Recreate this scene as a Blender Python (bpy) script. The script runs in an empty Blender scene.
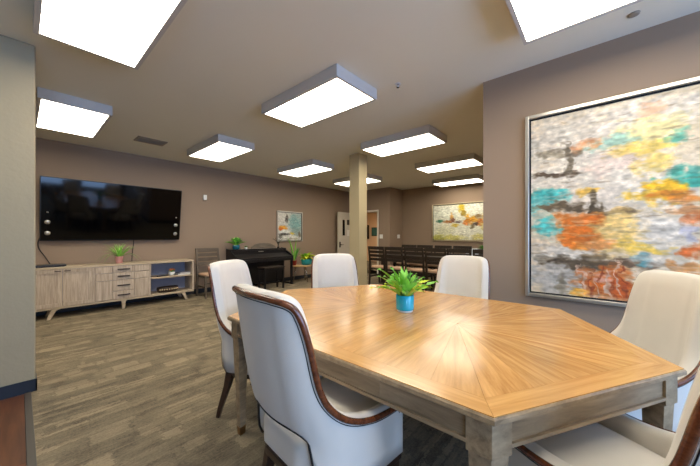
import bpy, bmesh, math, random
import numpy as np
from mathutils import Vector, Matrix

random.seed(7)
S = bpy.context.scene
COL = S.collection
PI = math.pi

# ------------------------------------------------------------------ camera
F_PX, Y0, TH, HC, H = 290.0, 236.0, math.radians(41.2), 1.25, 2.79
cd = bpy.data.cameras.new('camera'); cam = bpy.data.objects.new('camera', cd); COL.objects.link(cam)
cam.location = (0, 0, HC); cam.rotation_euler = (PI / 2, 0, TH - PI / 2)
cd.sensor_width = 36; cd.lens = 36 * F_PX / 700; cd.shift_y = 3 / 700; cd.clip_start = 0.02
S.camera = cam
S.view_settings.view_transform = 'Standard'; S.view_settings.look = 'None'
S.view_settings.gamma = 1; S.view_settings.use_curve_mapping = False
S.view_settings.exposure = 0.0
LAMP = 12.0            # ceiling panel emission
SKY = 11.0             # daylight strength

# ------------------------------------------------------------------ world
w = bpy.data.worlds.new('world'); S.world = w; w.use_nodes = True
bg = w.node_tree.nodes['Background']; bg.inputs[0].default_value = (0.36, 0.58, 1.0, 1); bg.inputs[1].default_value = SKY

def pix_ray(x, y):
    u = (x - 350) / F_PX; v = -(y - Y0) / F_PX
    c, s = math.cos(TH), math.sin(TH)
    return (c + s * u, s - c * u, v)
def onX(x, y, X):
    r = pix_ray(x, y); t = X / r[0]; return (r[1] * t, r[2] * t + HC)     # -> Y, Z on a wall X = const
def onY(x, y, Y):
    r = pix_ray(x, y); t = Y / r[1]; return (r[0] * t, r[2] * t + HC)     # -> X, Z on a wall Y = const

# ------------------------------------------------------------------ materials
def srgb(r, g, b):
    f = lambda v: (v / 255 / 12.92) if v / 255 <= 0.04045 else ((v / 255 + 0.055) / 1.055) ** 2.4
    return (f(r), f(g), f(b), 1)
class NT:
    def __init__(s, name):
        s.m = bpy.data.materials.new(name); s.m.use_nodes = True; s.t = s.m.node_tree; s.b = s.t.nodes['Principled BSDF']
    def n(s, kind, **kw):
        o = s.t.nodes.new(kind)
        for k, v in kw.items():
            if k in o.inputs: o.inputs[k].default_value = v
            else: setattr(o, k, v)
        return o
    def l(s, a, b): s.t.links.new(a, b)
def plain(name, rgb, rough=0.5, metal=0, bump=0, bscale=200, var=0.06, vscale=6, coat=0, sheen=0):
    """a procedural colour with soft noise variation and fine relief"""
    k = NT(name); c = srgb(*rgb)
    tc = k.n('ShaderNodeTexCoord'); nz = k.n('ShaderNodeTexNoise', Scale=vscale, Detail=4.0)
    k.l(tc.outputs['Object'], nz.inputs['Vector'])
    mx = k.n('ShaderNodeMix', data_type='RGBA')
    mx.inputs[6].default_value = tuple(v * (1 - var) for v in c[:3]) + (1,)
    mx.inputs[7].default_value = tuple(min(1, v * (1 + var)) for v in c[:3]) + (1,)
    k.l(nz.outputs[0], mx.inputs[0]); k.l(mx.outputs[2], k.b.inputs['Base Color'])
    k.b.inputs['Roughness'].default_value = rough; k.b.inputs['Metallic'].default_value = metal
    if coat: k.b.inputs['Coat Weight'].default_value = coat; k.b.inputs['Coat Roughness'].default_value = 0.08
    if sheen: k.b.inputs['Sheen Weight'].default_value = sheen
    if bump:
        n2 = k.n('ShaderNodeTexNoise', Scale=bscale, Detail=3.0); k.l(tc.outputs['Object'], n2.inputs['Vector'])
        bp = k.n('ShaderNodeBump', Strength=bump, Distance=0.003); k.l(n2.outputs[0], bp.inputs['Height']); k.l(bp.outputs[0], k.b.inputs['Normal'])
    return k.m
def wood(name, dark, light, rough=0.35, coat=0.0, along=2.5, across=45, tint=0.14, bump=0.1):
    """grain runs along the object's local X; each piece takes a random offset and tint"""
    k = NT(name)
    tc = k.n('ShaderNodeTexCoord'); oi = k.n('ShaderNodeObjectInfo')
    rm = k.n('ShaderNodeMath', operation='MULTIPLY'); rm.inputs[1].default_value = 37.0; k.l(oi.outputs['Random'], rm.inputs[0])
    ad = k.n('ShaderNodeVectorMath', operation='ADD'); k.l(tc.outputs['Object'], ad.inputs[0])
    cb = k.n('ShaderNodeCombineXYZ')
    for i in range(3): k.l(rm.outputs[0], cb.inputs[i])
    k.l(cb.outputs[0], ad.inputs[1])
    mp = k.n('ShaderNodeMapping'); mp.inputs['Scale'].default_value = (along, across, across); k.l(ad.outputs[0], mp.inputs['Vector'])
    nz = k.n('ShaderNodeTexNoise', Scale=1.0, Detail=6.0, Roughness=0.65, Distortion=0.4); k.l(mp.outputs[0], nz.inputs['Vector'])
    cr = k.n('ShaderNodeValToRGB'); cr.color_ramp.elements[0].position = 0.3; cr.color_ramp.elements[0].color = srgb(*dark)
    cr.color_ramp.elements[1].position = 0.68; cr.color_ramp.elements[1].color = srgb(*light)
    k.l(nz.outputs[0], cr.inputs[0])
    hs = k.n('ShaderNodeHueSaturation'); mr = k.n('ShaderNodeMapRange'); mr.inputs[3].default_value = 1 - tint; mr.inputs[4].default_value = 1 + tint
    k.l(oi.outputs['Random'], mr.inputs[0]); k.l(mr.outputs[0], hs.inputs['Value']); k.l(cr.outputs[0], hs.inputs['Color'])
    k.l(hs.outputs[0], k.b.inputs['Base Color'])
    k.b.inputs['Roughness'].default_value = rough
    if coat: k.b.inputs['Coat Weight'].default_value = coat; k.b.inputs['Coat Roughness'].default_value = 0.15
    if bump:
        bp = k.n('ShaderNodeBump', Strength=bump, Distance=0.001); k.l(nz.outputs[0], bp.inputs['Height']); k.l(bp.outputs[0], k.b.inputs['Normal'])
    return k.m
def emit(name, rgb, strength):
    k = NT(name); k.b.inputs['Base Color'].default_value = srgb(*rgb)
    k.b.inputs['Emission Color'].default_value = srgb(*rgb); k.b.inputs['Emission Strength'].default_value = strength
    # faint streaks of the tubes behind the acrylic
    tc = k.n('ShaderNodeTexCoord'); mp = k.n('ShaderNodeMapping'); mp.inputs['Scale'].default_value = (5, 0.6, 1)
    k.l(tc.outputs['Object'], mp.inputs['Vector'])
    nz = k.n('ShaderNodeTexNoise', Scale=1.6, Detail=2.0); k.l(mp.outputs[0], nz.inputs['Vector'])
    mr = k.n('ShaderNodeMapRange'); mr.inputs[3].default_value = strength * 0.75; mr.inputs[4].default_value = strength * 1.25
    k.l(nz.outputs[0], mr.inputs[0]); k.l(mr.outputs[0], k.b.inputs['Emission Strength'])
    return k.m
def carpet_mat():
    """multi-level loop pile: broken rectangular patches of different sizes, streaked along X"""
    k = NT('carpet'); tc = k.n('ShaderNodeTexCoord')
    def mix(x, y, f):
        m = k.n('ShaderNodeMix', data_type='FLOAT'); k.l(x, m.inputs[2]); k.l(y, m.inputs[3])
        if isinstance(f, float): m.inputs[0].default_value = f
        else: k.l(f, m.inputs[0])
        return m.outputs[0]
    wob = k.n('ShaderNodeTexNoise', Scale=38.0, Detail=3.0, Roughness=0.75); k.l(tc.outputs['Object'], wob.inputs['Vector'])
    wsc = k.n('ShaderNodeVectorMath', operation='MULTIPLY_ADD'); wsc.inputs[1].default_value = (.12, .06, 0); wsc.inputs[2].default_value = (-.06, -.03, 0); k.l(wob.outputs['Color'], wsc.inputs[0])
    fray = k.n('ShaderNodeVectorMath', operation='ADD'); k.l(tc.outputs['Object'], fray.inputs[0]); k.l(wsc.outputs[0], fray.inputs[1])
    def brick(bw, rh, off, mort, sx, seed, freq=2):
        mp = k.n('ShaderNodeMapping'); mp.inputs['Location'].default_value = (seed, seed * 1.7, 0); k.l(fray.outputs[0], mp.inputs['Vector'])
        b = k.n('ShaderNodeTexBrick', Scale=1.0); b.inputs['Brick Width'].default_value = bw; b.inputs['Row Height'].default_value = rh; b.inputs['Mortar Size'].default_value = mort; b.inputs['Mortar Smooth'].default_value = .3
        b.offset = off; b.squash = sx; b.squash_frequency = freq; b.offset_frequency = 3
        b.inputs['Color1'].default_value = (0, 0, 0, 1); b.inputs['Color2'].default_value = (1, 1, 1, 1); b.inputs['Mortar'].default_value = (.18, .18, .18, 1); k.l(mp.outputs[0], b.inputs['Vector'])
        se = k.n('ShaderNodeSeparateColor'); k.l(b.outputs[0], se.inputs[0]); return se.outputs[0]
    def step(x, e):
        m = k.n('ShaderNodeMath', operation='GREATER_THAN'); m.inputs[1].default_value = e; k.l(x, m.inputs[0]); return m.outputs[0]
    long_, small, bars = brick(.36, .14, .37, .011, .6, 3.1), brick(.13, .10, .43, .010, 1.6, 9.7), brick(.30, .045, .61, .007, 1.3, 5.3)
    zone, zone2 = brick(.9, .5, .3, 0.0, .7, 1.3), brick(.6, .33, .55, 0.0, 1.4, 7.7)
    pat = mix(mix(long_, small, step(zone, .52)), bars, step(zone2, .58))
    def cells(sx, sy, seed):
        mp = k.n('ShaderNodeMapping'); mp.inputs['Scale'].default_value = (sx, sy, 0); mp.inputs['Location'].default_value = (seed, seed * 1.3, 0); k.l(fray.outputs[0], mp.inputs['Vector'])
        vo = k.n('ShaderNodeTexVoronoi', Scale=1.0, Randomness=0.8); vo.distance = 'CHEBYCHEV'; vo.voronoi_dimensions = '2D'; k.l(mp.outputs[0], vo.inputs['Vector'])
        se = k.n('ShaderNodeSeparateColor'); k.l(vo.outputs['Color'], se.inputs[0]); return se.outputs[0]
    pat = mix(pat, mix(cells(2.4, 7.0, 2.2), cells(6.0, 17.0, 6.1), .5), .36)
    st = k.n('ShaderNodeMapping'); st.inputs['Scale'].default_value = (5, 70, 1); k.l(tc.outputs['Object'], st.inputs['Vector'])
    ns = k.n('ShaderNodeTexNoise', Scale=1.0, Detail=4.0, Roughness=0.7); k.l(st.outputs[0], ns.inputs['Vector'])
    fz = k.n('ShaderNodeTexNoise', Scale=75.0, Detail=4.0, Roughness=0.85); k.l(tc.outputs['Object'], fz.inputs['Vector'])
    lo = k.n('ShaderNodeTexNoise', Scale=6.0, Detail=4.0); k.l(tc.outputs['Object'], lo.inputs['Vector'])
    v = mix(mix(mix(pat, lo.outputs[0], .42), ns.outputs[0], .38), fz.outputs[0], .36)
    cr = k.n('ShaderNodeValToRGB'); cr.color_ramp.elements[0].position = 0.35; cr.color_ramp.elements[0].color = srgb(76, 67, 53)
    cr.color_ramp.elements[1].position = 0.62; cr.color_ramp.elements[1].color = srgb(152, 137, 111)
    k.l(v, cr.inputs[0]); k.l(cr.outputs[0], k.b.inputs['Base Color'])
    bp = k.n('ShaderNodeBump', Strength=0.5, Distance=0.004); k.l(v, bp.inputs['Height']); k.l(bp.outputs[0], k.b.inputs['Normal'])
    k.b.inputs['Roughness'].default_value = 0.95
    return k.m
def vcol_mat(name, rough=0.6):
    k = NT(name); at = k.n('ShaderNodeVertexColor'); at.layer_name = 'paint'; k.l(at.outputs[0], k.b.inputs['Base Color'])
    k.b.inputs['Roughness'].default_value = rough
    tc = k.n('ShaderNodeTexCoord'); nz = k.n('ShaderNodeTexNoise', Scale=60.0, Detail=4.0); k.l(tc.outputs['Object'], nz.inputs['Vector'])
    bp = k.n('ShaderNodeBump', Strength=0.25, Distance=0.003); k.l(nz.outputs[0], bp.inputs['Height']); k.l(bp.outputs[0], k.b.inputs['Normal'])
    return k.m
def glass_mat():
    k = NT('window_glass'); k.b.inputs['Base Color'].default_value = (1, 1, 1, 1); k.b.inputs['Roughness'].default_value = 0
    k.b.inputs['Transmission Weight'].default_value = 1; k.b.inputs['IOR'].default_value = 1.01
    return k.m

def dim(m, v): m.node_tree.nodes['Principled BSDF'].inputs['Specular IOR Level'].default_value = v; return m
M = dict(
    taupe=plain('taupe_wall_paint', (149, 128, 109), 0.85, bump=0.12, bscale=90, var=0.03, vscale=1.5),
    beigedim=plain('beige_paint_dimmed', (158, 146, 121), 0.85, bump=0.7, bscale=34, var=0.03, vscale=3),  # column's beige darkened: dimmer light on the near wall put into its colour
    beige=plain('beige_textured_paint', (184, 168, 132), 0.85, bump=0.7, bscale=34, var=0.03, vscale=3),
    ceiling=plain('ceiling_paint', (226, 222, 208), 0.9, bump=0.1, bscale=60, var=0.02, vscale=2),
    base=plain('navy_vinyl_baseboard', (22, 28, 38), 0.45),
    carpet=carpet_mat(),
    plank=wood('red_wood_plank', (78, 45, 28), (120, 74, 46), 0.35, along=2, across=22),
    strip=plain('transition_strip', (74, 68, 62), 0.5),
    lamp=emit('lamp_diffuser', (255, 246, 226), LAMP),
    housing=plain('lamp_housing', (196, 192, 188), 0.45, var=0.02),
    white=plain('white_metal', (222, 222, 224), 0.45, var=0.02),
    grille=plain('vent_metal', (150, 138, 122), 0.5),
    dark=plain('dark_slot', (28, 25, 22), 0.8),
    honey=wood('honey_oak_veneer', (166, 114, 56), (214, 163, 96), 0.26, coat=0.35, along=3, across=30, tint=0.09, bump=0.05),
    honeyb=wood('honey_oak_border', (180, 128, 68), (212, 162, 96), 0.26, coat=0.35, along=2.5, across=42, tint=0.04, bump=0.05),
    edge=wood('greyed_oak', (116, 96, 72), (172, 148, 116), 0.35, along=4, across=30, tint=0.05),
    brass=plain('brass_cap', (150, 112, 66), 0.35, metal=0.9),
    fabric=plain('cream_linen', (216, 208, 196), 0.85, bump=0.25, bscale=420, var=0.05, vscale=9, sheen=0.2),
    trimw=wood('dark_walnut', (66, 32, 18), (120, 66, 38), 0.22, coat=0.4, along=6, across=60, tint=0.03),
    black=plain('black_edging', (16, 14, 14), 0.5),
    legw=wood('espresso_leg', (34, 20, 14), (62, 38, 26), 0.3, coat=0.2, along=6, across=60, tint=0.03),
    ash=wood('washed_ash', (160, 141, 122), (204, 187, 166), 0.55, along=40, across=3.0, tint=0.06),
    ashtop=wood('washed_ash_top', (176, 156, 130), (206, 188, 160), 0.5, along=2, across=40, tint=0.03),
    slate=plain('slate_back_panel', (146, 148, 164), 0.7),
    handle=plain('bronze_handle', (52, 38, 32), 0.35, metal=0.5),
    screen=dim(plain('black_screen', (2, 2, 3), 0.06, var=0.0), .3),
    bezel=plain('black_plastic', (10, 10, 11), 0.35),
    silver=plain('brushed_silver', (200, 196, 188), 0.3, metal=0.85, var=0.08, vscale=30),
    gold=plain('champagne_frame', (206, 190, 160), 0.33, metal=0.8, var=0.06, vscale=30),
    blackline=plain('frame_black_lip', (12, 11, 10), 0.7),  # black inner lip and backing of the picture frames
    art=vcol_mat('acrylic_paint', 0.75),
    piano=plain('black_satin_piano', (20, 18, 21), 0.35, var=0.1),
    espresso=wood('espresso_chair_wood', (26, 19, 15), (50, 38, 29), 0.4, along=5, across=50, tint=0.08),
    greywood=wood('weathered_grey_wood', (70, 60, 50), (110, 97, 82), 0.5, along=5, across=40, tint=0.05),
    tan=plain('tan_seat_vinyl', (196, 160, 132), 0.6),
    teal=plain('teal_glaze', (8, 168, 196), 0.15, coat=0.5, var=0.08),
    tealdark=plain('dark_teal_glaze', (16, 92, 112), 0.2, coat=0.4),
    tealmat=plain('teal_ceramic', (40, 150, 158), 0.35),
    potwhite=plain('white_ceramic', (226, 228, 226), 0.3),
    pink=plain('pink_ceramic', (220, 158, 150), 0.5),
    red=plain('terracotta_red', (150, 50, 36), 0.5),
    soil=plain('soil', (52, 38, 28), 0.95, bump=0.6, bscale=80),
    leaf=plain('leaf_green', (140, 206, 78), 0.45, var=0.35, vscale=14),
    leafy=plain('leaf_yellow_green', (200, 216, 60), 0.45, var=0.25, vscale=14),
    leafd=plain('leaf_deep_green', (74, 150, 50), 0.45, var=0.3, vscale=14),
    leafp=plain('leaf_variegated', (130, 160, 84), 0.5, var=0.3, vscale=20),
    flower=plain('orange_petal', (226, 140, 84), 0.6, var=0.2, vscale=40),
    paper=plain('paper_white', (220, 216, 208), 0.7),
    basket=plain('dark_wicker', (48, 34, 26), 0.7, bump=0.6, bscale=60, var=0.3, vscale=40),
    bead=plain('pale_bead', (214, 190, 150), 0.5),
    door=plain('grey_door_paint', (196, 188, 174), 0.5, var=0.02),
    doorframe=plain('white_trim_paint', (226, 220, 208), 0.5, var=0.02),
    peach=plain('hall_wall_paint', (230, 202, 168), 0.85, var=0.03),
    chrome=plain('chrome', (190, 190, 190), 0.2, metal=1.0),
    birch=wood('birch_top', (190, 150, 100), (222, 184, 132), 0.4, along=3, across=40, tint=0.02),
    plate=plain('white_plate', (232, 230, 226), 0.4, var=0.01),
    bluegrey=plain('pale_blue_upholstery', (206, 214, 228), 0.8, bump=0.2, var=0.08),
    sign=plain('dark_sign', (40, 34, 30), 0.5),
    glass=glass_mat(),
    tealart=plain('teal_print', (66, 120, 116), 0.5, var=0.4, vscale=12),
)

# ------------------------------------------------------------------ mesh helpers
class MB:
    def __init__(s): s.v = []; s.f = []; s.sm = []
    def add(s, vs, fs, smooth=False):
        o = len(s.v); s.v += [tuple(v) for v in vs]; s.f += [tuple(i + o for i in f) for f in fs]; s.sm += [smooth] * len(fs); return s
    def box(s, x0, x1, y0, y1, z0, z1):
        vs = [(x, y, z) for z in (z0, z1) for y in (y0, y1) for x in (x0, x1)]
        return s.add(vs, [(0, 2, 3, 1), (4, 5, 7, 6), (0, 1, 5, 4), (2, 6, 7, 3), (0, 4, 6, 2), (1, 3, 7, 5)])
    def prism(s, poly, z0, z1, top=None):
        """poly counter-clockwise; top = polygon at z1"""
        n = len(poly); top = top or poly
        vs = [(x, y, z0) for x, y in poly] + [(x, y, z1) for x, y in top]
        fs = [tuple(range(n - 1, -1, -1)), tuple(range(n, 2 * n))] + [(i, (i + 1) % n, n + (i + 1) % n, n + i) for i in range(n)]
        return s.add(vs, fs)
    def lathe(s, prof, cx=0, cy=0, n=24, smooth=True, z=0, caps=True):
        vs = []; fs = []
        for r, h in prof:
            for i in range(n):
                a = 2 * PI * i / n; vs.append((cx + r * math.cos(a), cy + r * math.sin(a), z + h))
        for j in range(len(prof) - 1):
            for i in range(n):
                k = (i + 1) % n; fs.append((j * n + i, j * n + k, (j + 1) * n + k, (j + 1) * n + i))
        s.add(vs, fs, smooth)
        if caps:
            o = len(s.v) - len(vs)
            s.f += [tuple(o + i for i in range(n - 1, -1, -1)), tuple(o + (len(prof) - 1) * n + i for i in range(n))]; s.sm += [False, False]
        return s
    def tube(s, pts, r, n=8, smooth=True, taper=None):
        P = [Vector(p) for p in pts]; vs = []; fs = []; m = len(P); u = None
        for j in range(m):
            t = (P[min(j + 1, m - 1)] - P[max(j - 1, 0)]).normalized()
            if u is None: u = t.orthogonal().normalized()
            else: u = (u - t * u.dot(t)); u = u.normalized() if u.length > 1e-6 else t.orthogonal().normalized()
            b = t.cross(u); rr = taper[j] if taper else r
            for i in range(n):
                a = 2 * PI * i / n; vs.append(P[j] + (u * math.cos(a) + b * math.sin(a)) * rr)
        for j in range(m - 1):
            for i in range(n):
                k = (i + 1) % n; fs.append((j * n + i, j * n + k, (j + 1) * n + k, (j + 1) * n + i))
        o = len(s.v); s.add(vs, fs, smooth)
        s.f += [tuple(o + i for i in range(n - 1, -1, -1)), tuple(o + (m - 1) * n + i for i in range(n))]; s.sm += [False, False]
        return s
    def bar(s, secs):
        """secs: list of (cx, cy, z, hx, hy) rectangular sections joined bottom to top"""
        vs = []; fs = []
        for cx, cy, z, hx, hy in secs: vs += [(cx - hx, cy - hy, z), (cx + hx, cy - hy, z), (cx + hx, cy + hy, z), (cx - hx, cy + hy, z)]
        for j in range(len(secs) - 1):
            for i in range(4):
                k = (i + 1) % 4; fs.append((j * 4 + i, j * 4 + k, j * 4 + 4 + k, j * 4 + 4 + i))
        fs += [(3, 2, 1, 0), tuple(len(vs) - 4 + i for i in range(4))]
        return s.add(vs, fs)
    def xf(s, mat): s.v = [tuple(mat @ Vector(v)) for v in s.v]; return s
    def build(s, name, mat, parent=None, bevel=0, seg=2, loc=None, rotz=0, subsurf=0, recalc=True):
        me = bpy.data.meshes.new(name); me.from_pydata(s.v, [], s.f); me.update()
        for p, q in zip(me.polygons, s.sm): p.use_smooth = q
        if recalc:
            bm = bmesh.new(); bm.from_mesh(me); bmesh.ops.recalc_face_normals(bm, faces=bm.faces); bm.to_mesh(me); bm.free()
        me.materials.append(M[mat] if isinstance(mat, str) else mat)
        o = bpy.data.objects.new(name, me); COL.objects.link(o)
        if parent: o.parent = parent
        if loc: o.location = loc
        o.rotation_euler.z = rotz
        if bevel:
            b = o.modifiers.new('bevel', 'BEVEL'); b.width = bevel; b.segments = seg; b.limit_method = 'ANGLE'; b.harden_normals = False
            for p in me.polygons: p.use_smooth = True
            a = o.modifiers.new('wn', 'WEIGHTED_NORMAL'); a.keep_sharp = True
        if subsurf:
            b = o.modifiers.new('sub', 'SUBSURF'); b.levels = subsurf; b.render_levels = subsurf
            for p in me.polygons: p.use_smooth = True
        return o
def B(*a): return MB().box(*a)
def tag(o, label, cat=None, group=None, kind=None):
    o['label'] = label
    if cat: o['category'] = cat
    if group: o['group'] = group
    if kind: o['kind'] = kind
    return o
def empty(name, loc, rotz=0, label=None, cat=None, group=None):
    o = bpy.data.objects.new(name, None); COL.objects.link(o); o.location = loc; o.rotation_euler.z = rotz; o.empty_display_size = 0.1
    if label: tag(o, label, cat, group)
    return o
def children(o): return [c for c in bpy.data.objects if c.parent == o]
def copy_tree(o, parent=None, kids=None):
    kids = kids if kids is not None else children(o)
    c = o.copy(); COL.objects.link(c); c.parent = parent
    for ch in kids: copy_tree(ch, c)
    return c
def struct(name, mb, mat, label, cat='wall', parent=None, **kw):
    o = mb.build(name, mat, parent, **kw)
    if parent is None: tag(o, label, cat, kind='structure')
    return o
def catmull(pts, n):
    P = [Vector(p) for p in pts]; P = [2 * P[0] - P[1]] + P + [2 * P[-1] - P[-2]]; out = []
    for i in range(1, len(P) - 2):
        for k in range(n):
            t = k / n; a, b, c, d = P[i - 1], P[i], P[i + 1], P[i + 2]
            out.append(0.5 * ((2 * b) + (c - a) * t + (2 * a - 5 * b + 4 * c - d) * t * t + (3 * b - a - 3 * c + d) * t ** 3))
    out.append(P[-2]); return out
def rounded_box(x0, x1, y0, y1, z0, z1, r=0.03, n=4, puff=0.0):
    """a cushion: superellipse-like rounded box, optional puffed top"""
    bm = bmesh.new(); bmesh.ops.create_cube(bm, size=1)
    bmesh.ops.subdivide_edges(bm, edges=bm.edges, cuts=7, use_grid_fill=True)
    sx, sy, sz = x1 - x0, y1 - y0, z1 - z0; mb = MB()
    def rd(p, s):
        c = [max(-s[i] / 2 + r, min(s[i] / 2 - r, p[i])) for i in range(3)]; d = [p[i] - c[i] for i in range(3)]; L = math.sqrt(sum(q * q for q in d))
        return [c[i] + (d[i] / L * r if L > 1e-9 else 0) for i in range(3)]
    for v in bm.verts:
        u = [math.copysign(abs(2 * q) ** 0.7, q) / 2 for q in v.co]       # crowd vertices towards the rim
        p = [u[0] * sx, u[1] * sy, u[2] * sz]; q = rd(p, (sx, sy, sz))
        if puff: q[2] += puff * (1 - (2 * q[0] / sx) ** 2) * (1 - (2 * q[1] / sy) ** 2) * (1 if q[2] > 0 else 0)
        v.co = Vector((q[0] + (x0 + x1) / 2, q[1] + (y0 + y1) / 2, q[2] + (z0 + z1) / 2))
    bm.verts.index_update()
    mb.add([v.co for v in bm.verts], [[v.index for v in f.verts] for f in bm.faces], True); bm.free()
    return mb

# ------------------------------------------------------------------ the shell of the room
YT = 6.67          # long wall with the television
XR = 3.067         # wall with the large painting
YR = 0.91          # where that wall ends
YN = 3.46          # near wall at the left
XN = 0.09
XE, XD, YJ = 8.45, 7.70, 5.07     # end wall, door wall, jog between them
XW, YS = -3.0, -3.0               # west and south shells behind the camera

struct('floor', B(0.06, XE + .1, YS - .1, YT + .1, -0.1, 0), 'carpet', 'olive brown patterned carpet with streaky woven blocks', 'floor')
wf = struct('floor_hall', B(XW - .1, 0.06, YS - .1, YT + .1, -0.12, -0.012), 'strip', 'reddish wood plank flooring beside the carpet', 'floor')
struct('trim_1', B(0.028, 0.066, YS, 3.46, -0.02, 0.004), 'strip', 'dark flooring transition strip between wood and carpet', 'trim', bevel=0.003)
pw = 0.142
x = 0.028; i = 0
while x > -1.3:
    y = YS + (i % 3) * 0.45; 
    while y < YN:
        y1 = min(y + 1.35, YN); L = y1 - y
        o = MB().box(-L / 2 + .0007, L / 2 - .0007, -pw / 2 + .0008, pw / 2 - .0008, -0.012, 0.0).build('plank', 'plank', wf, loc=(x - pw / 2, (y + y1) / 2, 0), rotz=PI / 2)
        y = y1
    x -= pw; i += 1
struct('ceiling', B(XW - .1, XE + .1, YS - .1, YT + .1, H, H + .1), 'ceiling', 'plain greige painted ceiling above the whole room', 'ceiling')
struct('wall_back', B(XW - .1, XD, YT, YT + .12, 0, H), 'taupe', 'long taupe wall behind the television and piano')
struct('wall_right', B(XR, XR + .14, YS, YR, 0, H), 'taupe', 'taupe wall carrying the large abstract painting')
struct('wall_partition', B(XR + .14, XE, YR - .14, YR, 0, H), 'taupe', 'taupe partition wall behind the painting wall')
struct('wall_end', B(XE, XE + .12, YR - .14, YJ, 0, H), 'taupe', 'taupe end wall behind the dark dining chairs')
struct('wall_jog', B(XD + .12, XE + .12, YJ, YJ + .12, 0, H), 'taupe', 'short taupe return wall beside the doorway')
DY0, DY1, DZ = 5.56, 6.47, 2.05
struct('wall_door', B(XD, XD + .12, YJ, DY0, 0, H).box(XD, XD + .12, DY1, YT + .12, 0, H).box(XD, XD + .12, DY0, DY1, DZ, H), 'taupe', 'taupe wall around the open doorway')
struct('wall_left', B(XW, XN, YN, YN + .13, 0, H), 'beigedim', 'beige textured wall end beside the television console', bevel=0.012, seg=3)
struct('wall_west', B(XW - .1, XW, YS, YT, 0, H), 'beige', 'beige side wall of the entry')
# south wall with its windows
wins = [(-2.2, -0.6), (0.2, 1.45), (1.65, 2.9)]
sw = MB(); xs = XW
for a, b in wins: sw.box(xs, a, YS - .12, YS, 0, H); sw.box(a, b, YS - .12, YS, 0, 0.35); sw.box(a, b, YS - .12, YS, 2.35, H); xs = b
sw.box(xs, XR, YS - .12, YS, 0, H)
struct('wall_front', sw, 'taupe', 'taupe wall with the daylight windows')
for k, (a, b) in enumerate(wins):
    wd = struct('window_%d' % (k + 1), B(a, b, YS - .1, YS - .06, .35, .4).box(a, b, YS - .1, YS - .06, 2.3, 2.35).box(a, a + .05, YS - .1, YS - .06, .4, 2.3).box(b - .05, b, YS - .1, YS - .06, .4, 2.3).box(a + .05, b - .05, YS - .1, YS - .06, 1.72, 1.76), 'doorframe', 'white framed window letting in daylight', 'window')
    B(a - .03, b + .03, YS - .06, YS + .04, .32, .35).build('window_sill', 'doorframe', wd)
    pl = bpy.data.lights.new('portal', 'AREA'); pl.shape = 'RECTANGLE'; pl.size = b - a; pl.size_y = 2.0; pl.cycles.is_portal = True
    po = bpy.data.objects.new('portal', pl); COL.objects.link(po); po.location = ((a + b) / 2, YS - .13, 1.35); po.rotation_euler = (PI / 2, 0, 0)
# vinyl baseboards
bbh, bbt = 0.098, 0.008
for nm, bx in dict(back=(XN - 3, XD, YT - bbt, YT, 0, bbh), right=(XR - bbt, XR, YS, YR + bbt, 0, bbh), partition=(XR, XE, YR, YR + bbt, 0, bbh),
                   end=(XE - bbt, XE, YR, YJ, 0, bbh), jog=(XD - bbt, XE, YJ - bbt, YJ, 0, bbh), door=(XD - bbt, XD, YJ, DY0 - .06, 0, bbh)).items():
    struct('baseboard_' + nm, B(*bx), 'base', 'dark navy vinyl baseboard', 'baseboard')
struct('baseboard_left', B(XW, XN + bbt, YN - bbt, YN, 0, bbh).box(XN, XN + bbt, YN - bbt, YN + .13 + bbt, 0, bbh), 'base', 'dark navy vinyl baseboard wrapping the beige wall end', 'baseboard')
# square column
pil = struct('pillar', B(4.15, 4.39, 3.41, 3.65, 0, H), 'beige', 'square beige column standing behind the dining table', 'pillar', bevel=0.006)

# doorway: frame, open leaf, hall beyond
door = empty('door_1', (XD, DY1, 0)); tag(door, 'pale grey door standing open beside the beige column', 'door', kind='structure')
def loc(mb, o): return mb.xf(Matrix.Translation(-o.location))
loc(B(XD - .018, XD + .13, DY0 - .055, DY0, 0, DZ + .055).box(XD - .018, XD + .13, DY1, DY1 + .055, 0, DZ + .055).box(XD - .018, XD + .13, DY0, DY1, DZ, DZ + .055), door).build('door_frame', 'doorframe', door, bevel=.004)
LY = 6.44
lf = loc(B(6.79, 7.69, LY, LY + .045, .01, 2.03), door).build('door_leaf', 'door', door, bevel=.003)
loc(B(6.98, 7.09, LY - .006, LY, 1.27, 1.78), door).build('vision_panel', 'screen', lf)
loc(B(6.965, 6.98, LY - .01, LY, 1.255, 1.795).box(7.09, 7.105, LY - .01, LY, 1.255, 1.795).box(6.98, 7.09, LY - .01, LY, 1.255, 1.27).box(6.98, 7.09, LY - .01, LY, 1.78, 1.795), door).build('vision_frame', 'door', lf)
loc(B(7.2, 7.4, LY - .006, LY, 1.62, 1.79), door).build('door_sign', 'sign', lf)
loc(B(7.2, 7.4, LY - .005, LY, 1.25, 1.45), door).build('notice', 'paper', lf)
hd = MB().tube([(6.86, LY, .97), (6.86, LY - .05, .97)], .013).tube([(6.86, LY - .05, .97), (6.98, LY - .05, .965)], .01)
hd.box(6.83, 6.89, LY - .008, LY, .88, 1.06); loc(hd, door).build('lever_handle', 'handle', lf)
HX = 11.6
struct('wall_hall', B(HX, HX + .1, YJ + .12, 9.2, 0, 2.42), 'peach', 'warm peach hallway wall seen through the doorway')
struct('wall_hall_side', B(XD + .12, HX + .1, 9.2, 9.3, 0, 2.42), 'peach', 'warm hallway side wall')
struct('wall_hall_near', B(XE + .12, HX, YJ + .12, YJ + .22, 0, 2.42), 'peach', 'warm hallway return wall')
struct('wall_hall_west', B(XD + .02, XD + .12, YT + .12, 9.3, 0, 2.42), 'peach', 'warm hallway wall beside the door')
struct('ceiling_hall', B(XD + .12, HX + .1, YJ + .12, 9.3, 2.42, 2.5), 'ceiling', 'plain hallway ceiling', 'ceiling')
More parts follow.
